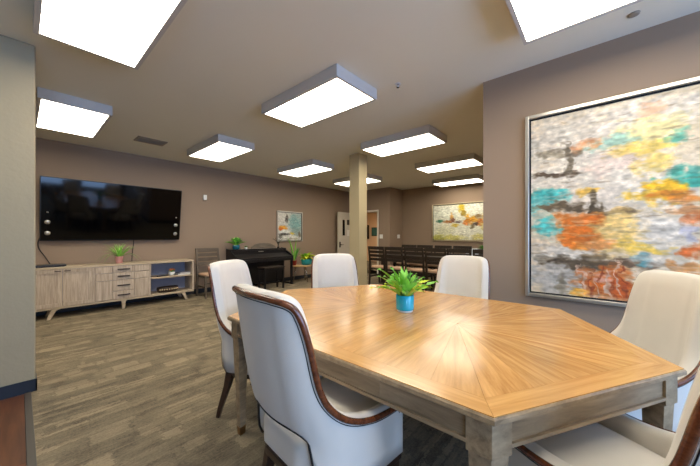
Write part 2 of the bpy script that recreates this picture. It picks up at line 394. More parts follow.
struct('floor_corridor', B(XD + .0, HX + .1, YJ + .12, 9.3, -.1, 0), 'carpet', 'hallway carpet beyond the doorway', 'floor')
hl = empty('hall_ceiling_light', (9.6, 6.9, 2.42), 0, 'flat ceiling light panel in the hallway', 'ceiling light')
MB().box(-.32, .32, -.62, .62, -.07, 0).build('housing', 'housing', hl, bevel=.004); MB().box(-.28, .28, -.58, .58, -.075, -.0701).build('diffuser', emit('hall_diffuser', (255, 234, 205), 22.0), hl)
a = onX(375, 228, HX - .02); b = onX(377.6, 235.5, HX - .02); yc, zc = a[0], (a[1] + b[1]) / 2
hp = empty('hall_picture', (HX, yc, zc), 0, 'small teal picture on the peach hallway wall', 'picture')
MB().box(-.03, 0, -.2, .2, -.21, .21).build('frame', 'black', hp); MB().box(-.034, -.0301, -.17, .17, -.18, .18).build('print', 'tealart', hp)
a = onX(368.2, 228, HX - .02)
sc = empty('hall_wall_lamp', (HX, a[0], 1.45), 0, 'slim dark wall fixture on the peach hallway wall', 'wall fixture')
MB().box(-.05, 0, -.05, .05, -.35, .35).build('back_plate', 'sign', sc, bevel=.01); MB().lathe([(.04, -.25), (.05, -.1), (.05, .2), (.03, .26)], -.09, 0, 12).build('cover', 'sign', sc)

# ------------------------------------------------------------------ ceiling lights
def ceiling_light(x, y, label, cat='ceiling light'):
    t = empty('ceiling_light', (x, y, H), 0, label, cat, 'surface mounted ceiling light panels')
    hx, hy, d = .305, .61, .105
    MB().box(-hx, hx, -hy, hy, -d, 0).build('housing', 'housing', t, bevel=.004)
    MB().box(-hx + .03, hx - .03, -hy + .025, hy - .025, -d - .004, -d - .0005).build('diffuser', 'lamp', t)
    fr = MB(); a, b = hx - .03, hy - .025
    fr.box(-hx, hx, -hy, -b, -d - .007, -d).box(-hx, hx, b, hy, -d - .007, -d).box(-hx, -a, -b, b, -d - .007, -d).box(a, hx, -b, b, -d - .007, -d)
    fr.build('rim', 'housing', t)
    return t
for x, y, l in [(.37, 2.41, 'rectangular ceiling light panel beside the beige wall end'), (.43, 5.0, 'rectangular ceiling light panel in front of the television'),
                (2.17, 2.40, 'large rectangular ceiling light panel above the table plant'), (2.28, 4.98, 'rectangular ceiling light panel near the ceiling vent'),
                (2.19, -.16, 'rectangular ceiling light panel beside the large painting'), (4.03, 2.42, 'rectangular ceiling light panel next to the column top'),
                (4.17, 4.98, 'rectangular ceiling light panel above the piano'), (5.84, 2.41, 'rectangular ceiling light panel over the dark dining chairs'),
                (5.95, 4.96, 'rectangular ceiling light panel behind the column'), (7.78, 2.94, 'rectangular ceiling light panel by the end wall painting'),
                (.37, -.16, 'unseen rectangular ceiling light panel added over the entry'), (-1.42, 4.99, 'unseen rectangular ceiling light panel added behind the beige wall end')]:  # last two panels are unseen, added along the grid for more light
    ceiling_light(x, y, l)
# vent, sprinkler, detector
v = empty('ceiling_vent', (1.41, 5.52, H), 0, 'small louvred ceiling vent in front of the television', 'vent')
MB().box(-.2, .2, -.14, .14, -.004, 0).build('backing', 'dark', v)
fr = MB().box(-.2, .2, -.14, -.115, -.014, 0).box(-.2, .2, .115, .14, -.014, 0).box(-.2, -.175, -.115, .115, -.014, 0).box(.175, .2, -.115, .115, -.014, 0); fr.build('frame', 'grille', v)
sl = MB().box(-.175, .175, -.009, .009, -.0015, .0015); s0 = None
for k in range(9):
    if s0 is None: s0 = sl.build('slat', 'grille', v); o = s0
    else: o = s0.copy(); COL.objects.link(o)
    o.location = (0, -.1 + k * .025, -.009); o.rotation_euler = (.6, 0, 0)
sp = empty('sprinkler_head', (2.53, 1.57, H), 0, 'tiny fire sprinkler head in the ceiling', 'sprinkler')
MB().lathe([(.028, -.004), (.03, 0)], n=16).build('escutcheon', 'white', sp); MB().lathe([(.006, -.03), (.009, -.004)], n=10).build('stem', 'chrome', sp); MB().lathe([(.016, -.034), (.016, -.031)], n=12).build('deflector', 'chrome', sp)
sd = empty('recessed_sensor', (2.81, -.157, H), 0, 'small round sensor in the ceiling above the large painting', 'sensor')
MB().lathe([(.02, -.012), (.03, -.008), (.034, 0)], n=16).build('cover', 'grille', sd)

# ------------------------------------------------------------------ dining table
TX, TY, HW, HL, TIP, TT = 1.658, .999, .798, .7735, 1.2345, .7485
HEX = [(-HW, -HL), (0, -TIP), (HW, -HL), (HW, HL), (0, TIP), (-HW, HL)]     # A B C D E F, counter-clockwise
def inset(poly, d):
    n = len(poly); out = []
    for i in range(n):
        p0, p1, p2 = Vector(poly[i - 1]), Vector(poly[i]), Vector(poly[(i + 1) % n])
        e1, e2 = (p1 - p0).normalized(), (p2 - p1).normalized(); n1, n2 = Vector((-e1.y, e1.x)), Vector((-e2.y, e2.x))
        bis = (n1 + n2); out.append(tuple(p1 + bis * (d / (1 + n1.dot(n2)))))
    return out
tbl = empty('dining_table', (TX, TY, 0), 0, 'long hexagonal oak table with sunburst veneer top and potted plant', 'table')
core = MB(); core.prism(inset(HEX, .006), .722, .727, HEX); core.prism(HEX, .727, .7405); core.prism(HEX, .7405, TT - .003, inset(HEX, .004))
core.build('tabletop', 'edge', tbl)
bd = .088; IN = inset(HEX, bd); OUT = inset(HEX, .006); SY = .365       # SY = half width of the leaf
def slab(name, poly, ang, mat):
    """thin veneer piece with its own origin and grain axis"""
    cx = sum(p[0] for p in poly) / len(poly); cy = sum(p[1] for p in poly) / len(poly); c, s = math.cos(-ang), math.sin(-ang)
    q = [((x - cx) * c - (y - cy) * s, (x - cx) * s + (y - cy) * c) for x, y in poly]
    qi = inset(q, .0004)
    return MB().prism(qi, 0, .003).build(name, mat, tbl, loc=(cx, cy, TT - .003), rotz=ang)
def side_split(name):
    for i in range(6):
        o0, o1, i0, i1 = OUT[i], OUT[(i + 1) % 6], IN[i], IN[(i + 1) % 6]
        ang = math.atan2(o1[1] - o0[1], o1[0] - o0[0])
        if abs(abs(ang) - PI / 2) < .01:      # long sides: broken by the two leaf joints
            ys = sorted([o0[1], -SY, SY, o1[1]], reverse=o0[1] > o1[1])
            for k in range(3):
                a, b = ys[k], ys[k + 1]
                pa = i0[1] if k == 0 else a; pb = i1[1] if k == 2 else b
                slab(name, [(o0[0], a), (o0[0], b), (i0[0], pb), (i0[0], pa)], ang, 'honeyb')
        else: slab(name, [o0, o1, i1, i0], ang, 'honeyb')
side_split('border_board')
for sg in (-1, 1):
    Pc = Vector((0, sg * SY))
    if sg < 0: bnd = [(IN[0][0], -SY), IN[0], IN[1], IN[2], (IN[2][0], -SY)]
    else: bnd = [(IN[3][0], SY), IN[3], IN[4], IN[5], (IN[5][0], SY)]
    for i, nsub in zip(range(4), (2, 4, 4, 2)):
        a, b = Vector(bnd[i]), Vector(bnd[i + 1])
        for k in range(nsub):
            q0 = a.lerp(b, k / nsub); q1 = a.lerp(b, (k + 1) / nsub); mid = (q0 + q1) / 2 - Pc
            slab('veneer_wedge', [tuple(Pc), tuple(q0), tuple(q1)], math.atan2(mid.y, mid.x), 'honey')
nb = 8; bwid = 2 * SY / nb
for k in range(nb):
    y0 = -SY + k * bwid
    for x0, x1 in ((IN[0][0], 0), (0, IN[2][0])):
        slab('leaf_board', [(x0, y0), (x1, y0), (x1, y0 + bwid), (x0, y0 + bwid)], 0, 'honey')
AP = inset(HEX, .03); APi = inset(HEX, .052); BD = inset(HEX, .021)
for i in range(6):
    a, b, ai, bi = AP[i], AP[(i + 1) % 6], APi[i], APi[(i + 1) % 6]
    def seg(p, q, pi_, qi_, nm, z0, z1):
        ang = math.atan2(q[1] - p[1], q[0] - p[0]); cx, cy = (p[0] + q[0]) / 2, (p[1] + q[1]) / 2; c, s = math.cos(-ang), math.sin(-ang)
        P = [((x - cx) * c - (y - cy) * s, (x - cx) * s + (y - cy) * c) for x, y in (p, q, qi_, pi_)]
        return MB().prism(P, z0, z1).build(nm, 'edge', tbl, loc=(cx, cy, 0), rotz=ang)
    if i in (2, 5):
        va, vb, vai, vbi = Vector(a), Vector(b), Vector(ai), Vector(bi); L = abs(b[1] - a[1]); t1 = (L / 2 - SY) / L; ts = [0, t1, 1 - t1, 1]
        for k in range(3):
            g = .0008 if k else 0; seg(tuple(va.lerp(vb, ts[k] + g)), tuple(va.lerp(vb, ts[k + 1])), tuple(vai.lerp(vbi, ts[k] + g)), tuple(vai.lerp(vbi, ts[k + 1])), 'apron', .642, .722)
    else: seg(a, b, ai, bi, 'apron', .642, .722)
    seg(BD[i], BD[(i + 1) % 6], ai, bi, 'apron_bead', .633, .645)
def corner_poly(i, d, L, inn):
    P = inset(HEX, d)[i]; p0, p2 = inset(HEX, d)[i - 1], inset(HEX, d)[(i + 1) % 6]; P = Vector(P)
    e0 = (Vector(p0) - P).normalized(); e2 = (Vector(p2) - P).normalized(); c = -Vector(P).normalized()
    bis = (e0 + e2).normalized()
    return [tuple(P), tuple(P + e2 * L), tuple(P + bis * inn), tuple(P + e0 * L)]
for i in range(6):
    lg = MB(); blk = corner_poly(i, .02, .075, .105); lg.prism(blk, .612, .7215)
    up = corner_poly(i, .027, .066, .092); lo = corner_poly(i, .05, .038, .05); lg.prism(corner_poly(i, .05, .038, .05), .05, .612, up)
    lo2 = lg.build('leg', 'edge', tbl, bevel=.0015, seg=1)
    MB().prism(corner_poly(i, .052, .034, .045), 0, .05, corner_poly(i, .048, .041, .054)).build('foot_cap', 'brass', lo2)

# ------------------------------------------------------------------ upholstered dining chairs
def chair_plan(sig, w=.264, yb=-.26, R=.15, crown=.012):
    """outer plan curve by arc length from the centre of the back: (x, y, nx, ny) with inward normal"""
    s = abs(sig); sg = 1 if sig >= 0 else -1; fl = w - R; ca = R * PI / 2
    if s <= fl: x, y, nx, ny = s, yb - crown * (1 - (s / fl) ** 2), 0, 1
    elif s <= fl + ca:
        a = (s - fl) / R; x, y = fl + R * math.sin(a), yb + R * (1 - math.cos(a)); nx, ny = -math.sin(a), math.cos(a)
    else: x, y, nx, ny = w, yb + R + (s - fl - ca), -1, 0
    return sg * x, y, sg * nx, ny
def recline(z):
    t = max(0, (z - .55) / .5); return -.10 * t ** .62
TOPC = [(0, 1.055), (.059, 1.0545), (.118, 1.053), (.167, 1.05), (.205, 1.041), (.233, 1.021), (.25, .983), (.261, .934), (.269, .875), (.274, .808), (.281, .745), (.30, .686), (.342, .632), (.4, .592), (.468, .567), (.537, .557), (.606, .555), (.632, .547), (.648, .525)]
def chair_pt(sig, z, off=0.0):
    x, y, nx, ny = chair_plan(sig); return Vector((x + nx * off, y + ny * off + recline(z), z))
def make_chair():
    root = empty('dining_chair', (0, 0, 0))
    half = [(p.x, p.y) for p in catmull([(a, b, 0) for a, b in TOPC], 4)]
    top = [(-a, b) for a, b in reversed(half[1:])] + half
    BT = [(0, .575), (.15, .575), (.172, .567), (.186, .545), (.194, .51), (.204, .46), (.222, .41), (.255, .36), (.30, .335), (1, .335)]
    def bot(s): return float(np.interp(abs(s), [q[0] for q in BT], [q[1] for q in BT]))
    rows_o = 9; mb = MB(); vs = []; ring = None
    for sg, zt in top:
        zb = bot(sg); pr = []; th = float(np.interp(abs(sg), [.27, .42], [.062, .052])); zi = max(zb, .40)
        zm = min(.60, zt - .04); zs = [zb + (zm - zb) * k / 3 for k in range(4)] + [zm + (zt - .006 - zm) * k / 6 for k in range(1, 7)]
        for z in zs: pr.append(chair_pt(sg, z, 0))
        for o, dz in ((.006, .002), (.02, .007), (.042, .006), (th, -.014)):
            z = zt + dz; pr.append(chair_pt(sg, z, o))
        for k in range(1, rows_o): 
            z = zt - .014 + (zi - zt + .014) * k / (rows_o - 1); bul = .014 * math.sin(PI * k / (rows_o - 1)) * max(0, 1 - (sg / .30) ** 2)
            pr.append(chair_pt(sg, z, th + bul))
        ring = len(pr); vs += pr
    n = len(top); fs = []
    for j in range(n - 1):
        for i in range(ring):
            k = (i + 1) % ring; fs.append((j * ring + i, (j + 1) * ring + i, (j + 1) * ring + k, j * ring + k))
    mb.add(vs, fs, True); mb.f += [tuple(range(ring)), tuple((n - 1) * ring + i for i in range(ring - 1, -1, -1))]; mb.sm += [False, False]
    sh = mb.build('backrest_shell', 'fabric', root)
    # normals in the unrolled (arc, height) sheet, to offset the trim and the welt
    def offs(d):
        out = []
        for j in range(n):
            a, b = Vector(top[max(j - 1, 0)]), Vector(top[min(j + 1, n - 1)]); t = (b - a).normalized(); nn = Vector((t.y, -t.x)); out.append(Vector(top[j]) + nn * d)
        return out
    MB().tube([chair_pt(p.x, p.y, -.002) for p in offs(.010)], .0115, 8).build('wood_trim', 'trimw', root)
    MB().tube([chair_pt(p.x, p.y, -.0005) for p in offs(.028)], .0018, 6).build('welt', 'black', sh)
    eh = [(.30, .335), (.255, .36), (.222, .41), (.204, .46), (.194, .51), (.186, .545), (.172, .567), (.15, .575)]; ed = [(-a, b) for a, b in eh] + [(-.15 + .3 * k / 10, .575) for k in range(1, 10)] + list(reversed(eh))
    MB().tube([chair_pt(a, b, .002) for a, b in ed], .0055, 6).build('edging', 'black', sh)
    st_ = rounded_box(-.205, .205, -.25, .215, .375, .515, .04, puff=.018)
    st_.v = [(x * (1 - .30 * max(0, min(1, (-.08 - y) / .17))), y, z) for x, y, z in st_.v]; st_.build('seat', 'fabric', root)
    B(-.255, .255, -.09, .19, .335, .40).box(-.17, .17, -.2, -.09, .335, .40).build('seat_box', 'fabric', root, bevel=.01)
    MB().prism([(-.17, -.215), (.17, -.215), (.258, -.10), (.258, .19), (-.258, .19), (-.258, -.10)], .302, .336).build('seat_rail', 'legw', root, bevel=.004)
    for sx in (-1, 1):
        MB().bar([(sx * .208, .182, 0, .012, .012), (sx * .221, .178, .16, .017, .017), (sx * .222, .172, .31, .022, .022)]).build('leg', 'legw', root, bevel=.003)
        MB().bar([(sx * .222, -.245, 0, .012, .013), (sx * .221, -.23, .06, .0135, .015), (sx * .22, -.203, .14, .016, .018), (sx * .209, -.18, .22, .019, .022), (sx * .208, -.16, .31, .021, .026), (sx * .206, -.165, .36, .016, .022)]).build('leg', 'legw', root, bevel=.003)
    return root
CH = make_chair(); CHK = children(CH)
r3 = math.sqrt(3) / 2
# (x, y, facing angle, label)
chairs = [(.908, .921, -.083, 'cream upholstered chair seen from behind, walnut trim sweeping into its arm'),
          (1.222, 1.902, math.atan2(-r3, .5), 'cream upholstered chair beside the table leg, facing away from the television'),
          (2.053, 1.892, math.atan2(-r3, -.5), 'cream upholstered chair in front of the beige column'),
          (2.485, 1.01, PI, 'cream upholstered chair at the corner of the painting wall'),
          (2.07, -.005, math.atan2(r3, -.5), 'cream upholstered chair below the large abstract painting'),
          (1.272, -.032, math.atan2(r3, .5), 'cream upholstered chair with open seat under the table corner')]
for k, (x, y, a, l) in enumerate(chairs):
    o = CH if k == 0 else copy_tree(CH, None, CHK)
    o.location = (x, y, 0); o.rotation_euler.z = a - PI / 2; tag(o, l, 'chair', 'cream chairs around the hexagonal table')

# ------------------------------------------------------------------ paintings
rng = np.random.RandomState(3)
def vnoise(u, v, f1, f2, seed):
    r = np.random.RandomState(seed); g = r.rand(64, 64); x = (u * f1) % 63; y = (v * f2) % 63
    xi = x.astype(int); yi = y.astype(int); fx = x - xi; fy = y - yi; fx = fx * fx * (3 - 2 * fx); fy = fy * fy * (3 - 2 * fy)
    a = g[yi % 64, xi % 64]; b = g[yi % 64, (xi + 1) % 64]; c = g[(yi + 1) % 64, xi % 64]; d = g[(yi + 1) % 64, (xi + 1) % 64]
    return a * (1 - fx) * (1 - fy) + b * fx * (1 - fy) + c * (1 - fx) * fy + d * fx * fy
def fbm(u, v, f1, f2, seed, n=4):
    t = 0; s = 0
    for k in range(n): t = t + vnoise(u + .13 * k, v + .31 * k, f1 * 2 ** k, f2 * 2 ** k, seed + k) * .6 ** k; s += .6 ** k
    return t / s
def canvas(name, parent, W, Hh, strokes, base, nx, ny, mat4, seed=1, rough=(1, 1), rag=.62):
    """flat painted canvas in local x (0..W) and z (0..Hh); strokes = (u, v, ru, rv, rgb, strength) with v down"""
    U, V = np.meshgrid(np.linspace(0, 1, nx), np.linspace(0, 1, ny))
    du = (fbm(U, V, 7, 7, seed) - .5) * .10 * rough[0]; dv = (fbm(U, V, 8, 10, seed + 20) - .5) * .09 * rough[1]
    du2 = (fbm(U, V, 30, 22, seed + 40, 3) - .5) * .05 * rough[0]; dv2 = (fbm(U, V, 22, 30, seed + 50, 3) - .5) * .045 * rough[1]
    C = np.zeros((ny, nx, 3)); C[:] = base
    g = fbm(U, V, 10, 24, seed + 5)[..., None]; C = C * (.90 + .2 * g)
    for i, (u, v, ru, rv, rgb, st) in enumerate(strokes):
        q = ((U + du + du2 - u) / ru) ** 2 + ((V + dv + dv2 - v) / rv) ** 2
        n1 = fbm(U, V, 20, 55, seed + 60 + i, 4) - .5; n2 = vnoise(U, V, 61, 62, seed + 90 + i) - .5
        m = np.clip((1.05 - q + n1 * 2.6 * rag + n2 * .8 * rag) * 1.1, 0, 1) * (q < 2.4) * st
        m = (m * np.clip(2.2 - .75 * q, 0, 1))[..., None]
        sh = (.74 + .5 * fbm(U, V, 34, 62, seed + 7 + i, 2))[..., None]
        C = C * (1 - m) + np.array(rgb) * sh * m
    # dry-brush streaks, scratches and canvas grain
    w_ = (np.clip((fbm(U, V, 9, 55, seed + 201, 4) - .60) * 7, 0, 1) * .5 * rag)[..., None]; C = C * (1 - w_) + np.array((232, 220, 204)) * w_
    d_ = (np.clip((fbm(U, V, 13, 58, seed + 301, 4) - .66) * 9, 0, 1) * .55 * rag)[..., None]; C = C * (1 - d_) + np.array((104, 84, 62)) * d_
    C = C * (.90 + .2 * vnoise(U, V, 63, 63, seed + 401) * vnoise(U * 3.1 % 1, V * 3.3 % 1, 60, 61, seed + 402) ** .3)[..., None]
    C = np.clip(C, 0, 255) / 255; lin = np.where(C <= .04045, C / 12.92, ((C + .055) / 1.055) ** 2.4)
    vs = np.stack([U * W, np.zeros_like(U), (1 - V) * Hh], -1).reshape(-1, 3)
    idx = np.arange(nx * ny).reshape(ny, nx); fs = np.stack([idx[:-1, :-1], idx[1:, :-1], idx[1:, 1:], idx[:-1, 1:]], -1).reshape(-1, 4)
    me = bpy.data.meshes.new(name); me.from_pydata(vs.tolist(), [], fs.tolist()); me.update()
    ca = me.color_attributes.new('paint', 'FLOAT_COLOR', 'POINT'); ca.data.foreach_set('color', np.concatenate([lin.reshape(-1, 3), np.ones((nx * ny, 1))], 1).ravel().astype(np.float32))
    me.materials.append(M['art']); o = bpy.data.objects.new(name, me); COL.objects.link(o); o.parent = parent; o.location = (0, -.012, 0)
    return o
def framed(name, label, loc_, rotz, W, Hh, fw, mat, strokes, base, nx, ny, seed, fd=.04, rough=(1, 1)):
    """origin at the canvas' lower left corner on the wall; local -y looks into the room"""
    t = empty(name, loc_, rotz, label, 'painting')
    canvas('canvas', t, W, Hh, strokes, base, nx, ny, None, seed, rough)
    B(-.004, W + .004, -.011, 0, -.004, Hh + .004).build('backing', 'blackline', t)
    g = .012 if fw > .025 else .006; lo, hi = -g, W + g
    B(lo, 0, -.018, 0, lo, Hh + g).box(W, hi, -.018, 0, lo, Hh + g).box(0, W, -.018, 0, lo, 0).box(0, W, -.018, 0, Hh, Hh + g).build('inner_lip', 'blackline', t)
    for x0, x1, z0, z1 in ((lo - fw, lo, lo - fw, Hh + g + fw), (hi, hi + fw, lo - fw, Hh + g + fw), (lo, hi, lo - fw, lo), (lo, hi, Hh + g, Hh + g + fw)):
        B(x0, x1, -fd, 0, z0, z1).build('frame_rail', mat, t, bevel=.004)
    return t
# large abstract: strokes given where they lie on the wall
PY0, PZ0, PW, PH = .495, .752, 1.62, 1.535
def S1(px_, py_, rx, ry, rgb, st=1.0):
    y, z = onX(px_, py_, XR - .012); y2, _ = onX(px_ + rx, py_, XR - .012); _, z2 = onX(px_, py_ + ry, XR - .012)
    kx = 1.0 if ry > rx else 1.22
    return ((PY0 - y) / PW, 1 - (z - PZ0) / PH, abs(y - y2) / PW * kx, abs(z - z2) / PH * 1.18, tuple(q * .93 for q in rgb), min(1, st * 1.08))
cream, grey, brown, orange, yellow, teal, blush = (238, 230, 218), (176, 170, 162), (84, 66, 48), (214, 112, 30), (246, 206, 84), (72, 186, 182), (240, 206, 192)
big = [S1(615, 236, 46, 22, (240, 204, 130), .75), S1(582, 228, 24, 22, (212, 116, 40), .8), S1(604, 284, 28, 18, (206, 104, 34), .8), S1(640, 130, 60, 22, (238, 216, 170), .6), S1(545, 212, 18, 26, (150, 190, 180), .5), S1(560, 140, 60, 22, (212, 204, 192), .8), S1(640, 120, 70, 20, (232, 220, 206), .9), S1(555, 180, 40, 14, (224, 214, 198), .9), S1(600, 165, 60, 22, (230, 220, 206), .8),
       S1(640, 190, 60, 18, (232, 222, 208), .9), S1(580, 200, 50, 14, (218, 206, 192), .8), S1(660, 230, 50, 22, (228, 218, 204), .9), S1(560, 270, 40, 26, (186, 180, 172), .9), S1(620, 160, 30, 12, blush, .5),
       S1(655, 110, 18, 7, (246, 190, 150), .7), S1(650, 128, 40, 12, (246, 226, 150), .7), S1(640, 148, 34, 10, yellow, .7), S1(652, 165, 22, 8, yellow, .6), S1(612, 140, 26, 5, (150, 200, 184), .7),
       S1(590, 141, 16, 5, (236, 150, 90), .7), S1(556, 172, 26, 3, brown, .85), S1(571, 160, 5, 16, (96, 84, 66), .8), S1(560, 152, 18, 4, (130, 118, 96), .7), S1(582, 148, 10, 3, brown, .6),
       S1(676, 136, 18, 8, (90, 186, 160), .8), S1(684, 178, 22, 8, (70, 176, 154), .85), S1(696, 175, 10, 10, (60, 166, 150), .7), S1(664, 193, 18, 14, (248, 190, 40), .95), S1(650, 197, 26, 6, (250, 200, 60), .9), S1(676, 198, 24, 6, (214, 120, 34), .7),
       S1(544, 198, 20, 8, teal, .95), S1(548, 226, 14, 8, (80, 190, 186), .9), S1(538, 207, 12, 6, (110, 200, 196), .8), S1(590, 190, 14, 5, (244, 190, 70), .8),
       S1(560, 208, 30, 5, (96, 80, 58), .9), S1(594, 205, 6, 14, (80, 66, 46), .9), S1(610, 212, 18, 4, brown, .8), S1(545, 208, 18, 3, (120, 100, 70), .8),
       S1(580, 230, 18, 16, (216, 114, 32), .95), S1(568, 240, 14, 8, orange, .9), S1(592, 222, 12, 12, (208, 106, 28), .85), S1(575, 246, 8, 5, (246, 160, 60), .7),
       S1(620, 232, 26, 18, (246, 208, 128), .85), S1(608, 244, 30, 5, (228, 150, 80), .8), S1(636, 246, 30, 8, (250, 210, 90), .85), S1(660, 250, 20, 5, yellow, .8), S1(612, 210, 20, 3, (240, 200, 120), .6),
       S1(560, 252, 24, 4, (232, 224, 212), .9), S1(572, 262, 36, 6, (84, 70, 52), .9), S1(610, 264, 26, 5, (96, 78, 58), .9), S1(590, 256, 14, 5, (110, 90, 60), .7), S1(540, 256, 12, 4, (140, 130, 112), .8), S1(640, 266, 26, 4, (120, 96, 74), .7),
       S1(604, 282, 26, 16, (212, 106, 32), .95), S1(584, 286, 6, 16, (200, 104, 50), .6), S1(616, 286, 12, 14, (190, 84, 26), .85), S1(600, 276, 10, 5, (230, 190, 190), .6), S1(606, 290, 4, 12, (240, 226, 218), .6), S1(578, 294, 7, 6, (246, 170, 40), .9),
       *[S1(582 + 5.5 * k, 278 + (k % 3) * 5, 1.6, 16, ((150, 62, 24) if k % 2 else (232, 196, 170)), .75) for k in range(8)], S1(550, 285, 18, 14, (196, 192, 186), .6), S1(566, 284, 8, 9, (110, 96, 70), .6), S1(641, 262, 12, 5, (60, 150, 164), .8), S1(700, 215, 14, 10, (222, 120, 60), .9), S1(694, 232, 8, 12, (196, 190, 206), .8), S1(700, 250, 14, 9, (224, 110, 44), .9),
       S1(690, 205, 16, 5, (232, 150, 84), .7), S1(660, 262, 34, 6, (228, 218, 204), .6), S1(690, 268, 20, 6, (226, 140, 60), .7)]
for k in range(30):      # the rest of the canvas, beyond the frame
    c = [cream, yellow, orange, teal, grey, brown, blush][k % 7]; big.append((.66 + .34 * rng.rand(), rng.rand(), .03 + .08 * rng.rand(), .01 + .03 * rng.rand(), c, .8))
framed('abstract_painting', 'large abstract painting in orange, yellow, teal and cream', (XR, PY0, PZ0), -PI / 2, PW, PH, .03, 'silver', big, (216, 197, 168), 460, 440, 11, fd=.045)
# yellow abstract on the end wall
QY0, QZ0, QW, QH = 3.96, 1.135, 1.9, 1.04
def S2(px_, py_, rx, ry, rgb, st=1.0):
    y, z = onX(px_, py_, XE - .012); y2, _ = onX(px_ + rx, py_, XE - .012); _, z2 = onX(px_, py_ + ry, XE - .012)
    return ((QY0 - y) / QW, 1 - (z - QZ0) / QH, abs(y - y2) / QW, abs(z - z2) / QH, rgb, st)
yl = [S2(445, 213, 18, 8, (226, 230, 214), .9), S2(475, 208, 12, 6, (240, 240, 226), .9), S2(445, 232, 12, 8, (214, 214, 178), .8), S2(465, 232, 14, 6, (230, 230, 214), .8), S2(438, 238, 9, 5, (170, 168, 60), .8), S2(455, 238, 12, 4, (196, 190, 80), .8), S2(478, 237, 10, 4, (200, 190, 90), .8),
      S2(462, 208.5, 4.5, 6, (206, 176, 30), 1), S2(463, 213, 3, 3.5, (150, 120, 30), .8), S2(467, 216, 3, 3, (232, 170, 40), .9), S2(439, 221.5, 4, 1.8, (30, 110, 76), .9), S2(447, 222, 6, 2, (170, 96, 30), .9), S2(452, 220, 4, 2.5, (110, 60, 40), .9), S2(451, 216, 2, 4, (226, 160, 60), .8), S2(455, 225, 5, 2, (206, 176, 50), .9),
      S2(459, 221.5, 5, 1.4, (60, 40, 36), .9), S2(470, 221, 5, 5, (196, 120, 24), .95), S2(474, 219, 5, 4, (224, 160, 40), .95), S2(479, 216.5, 5, 3, (120, 86, 40), .8), S2(480, 222, 5, 4, (196, 110, 40), .9), S2(473, 226, 3, 3, (90, 76, 40), .8), S2(476, 224, 3, 2, (60, 40, 30), .8), S2(466, 223, 3, 3, (214, 110, 30), .8), S2(484, 226, 5, 5, (222, 206, 120), .7), S2(488, 216, 6, 5, (200, 150, 50), .8), S2(492, 226, 6, 4, (230, 214, 130), .8)]
framed('yellow_abstract_painting', 'abstract painting in yellow and white above the dark dining chairs', (XE, QY0, QZ0), -PI / 2, QW, QH, .028, 'gold', yl, (226, 226, 208), 220, 130, 31, rough=(.7, .7))
# small abstract above the piano
RX0, RZ0, RW, RH = 4.635, 1.135, .80, .765
def S3(u, v, ru, rv, rgb, st=1.0): return (u, v, ru, rv, rgb, st)
sm = [S3(.25, .2, .35, .25, (214, 210, 200)), S3(.75, .35, .38, .42, (120, 168, 166), .95), S3(.8, .7, .3, .2, (130, 150, 146), .8), S3(.9, .15, .2, .15, (170, 190, 184), .8), S3(.37, .22, .08, .17, (76, 66, 62), .95), S3(.2, .56, .22, .10, (238, 160, 30), 1), S3(.1, .6, .12, .07, (214, 96, 24), .9), S3(.3, .68, .28, .06, (232, 232, 226), .9),
      S3(.25, .79, .3, .05, (40, 38, 34), .95), S3(.6, .76, .12, .05, (230, 196, 40), .95), S3(.45, .88, .45, .07, (226, 224, 214), .9), S3(.12, .88, .1, .08, (60, 56, 50), .7), S3(.92, .8, .08, .14, (90, 72, 50), .7), S3(.6, .95, .3, .03, (120, 110, 80), .6)]
framed('small_abstract_painting', 'small square abstract painting hung above the piano', (RX0, YT, RZ0), 0, RW, RH, .028, 'silver', sm, (206, 204, 196), 120, 120, 51, rough=(.8, .8))

# ------------------------------------------------------------------ television
tv = empty('television', (1.195, 6.58, 1.172), 0, 'large black flat television mounted on the taupe wall', 'television')
W2, HT = .985, 1.005; tl = math.atan2(.15, .99)
def tilt(mb): return mb.xf(Matrix.Rotation(tl, 4, 'X'))
tilt(B(-W2, W2, 0, .05, 0, HT)).build('housing', 'bezel', tv, bevel=.004)
tilt(B(-W2 + .012, W2 - .012, -.004, -.0005, .014, HT - .012)).build('screen', 'screen', tv)
for sx in (-1, 1):
    for z, r in ((.455, .012), (.30, .034), (.125, .034)):
        mb = MB().lathe([(r * .3, .012), (r * .75, .008), (r, .003), (r, 0)], n=18).xf(Matrix.Translation((sx * .9, -.0045, z)) @ Matrix.Rotation(PI / 2, 4, 'X'))
        tilt(mb).build('speaker_cone', 'silver', tv)
B(-.3, .3, .05, .085, .2, .6).build('wall_mount', 'bezel', tv)
def cable(name, pts, r, label):
    o = MB().tube(catmull(pts, 6), r, 6).build(name, 'black'); tag(o, label, 'cable'); return o
cable('power_cable', [(.235, 6.63, 1.28), (.20, 6.645, 1.16), (.21, 6.645, 1.05), (.27, 6.645, .93), (.33, 6.63, .80), (.335, 6.6, .785)], .007, 'black cable hanging from the television to the flat box')
cable('signal_cable', [(1.42, 6.63, 1.25), (1.42, 6.648, 1.1), (1.405, 6.65, .95), (1.395, 6.65, .785)], .006, 'thin dark cable behind the spider plant')

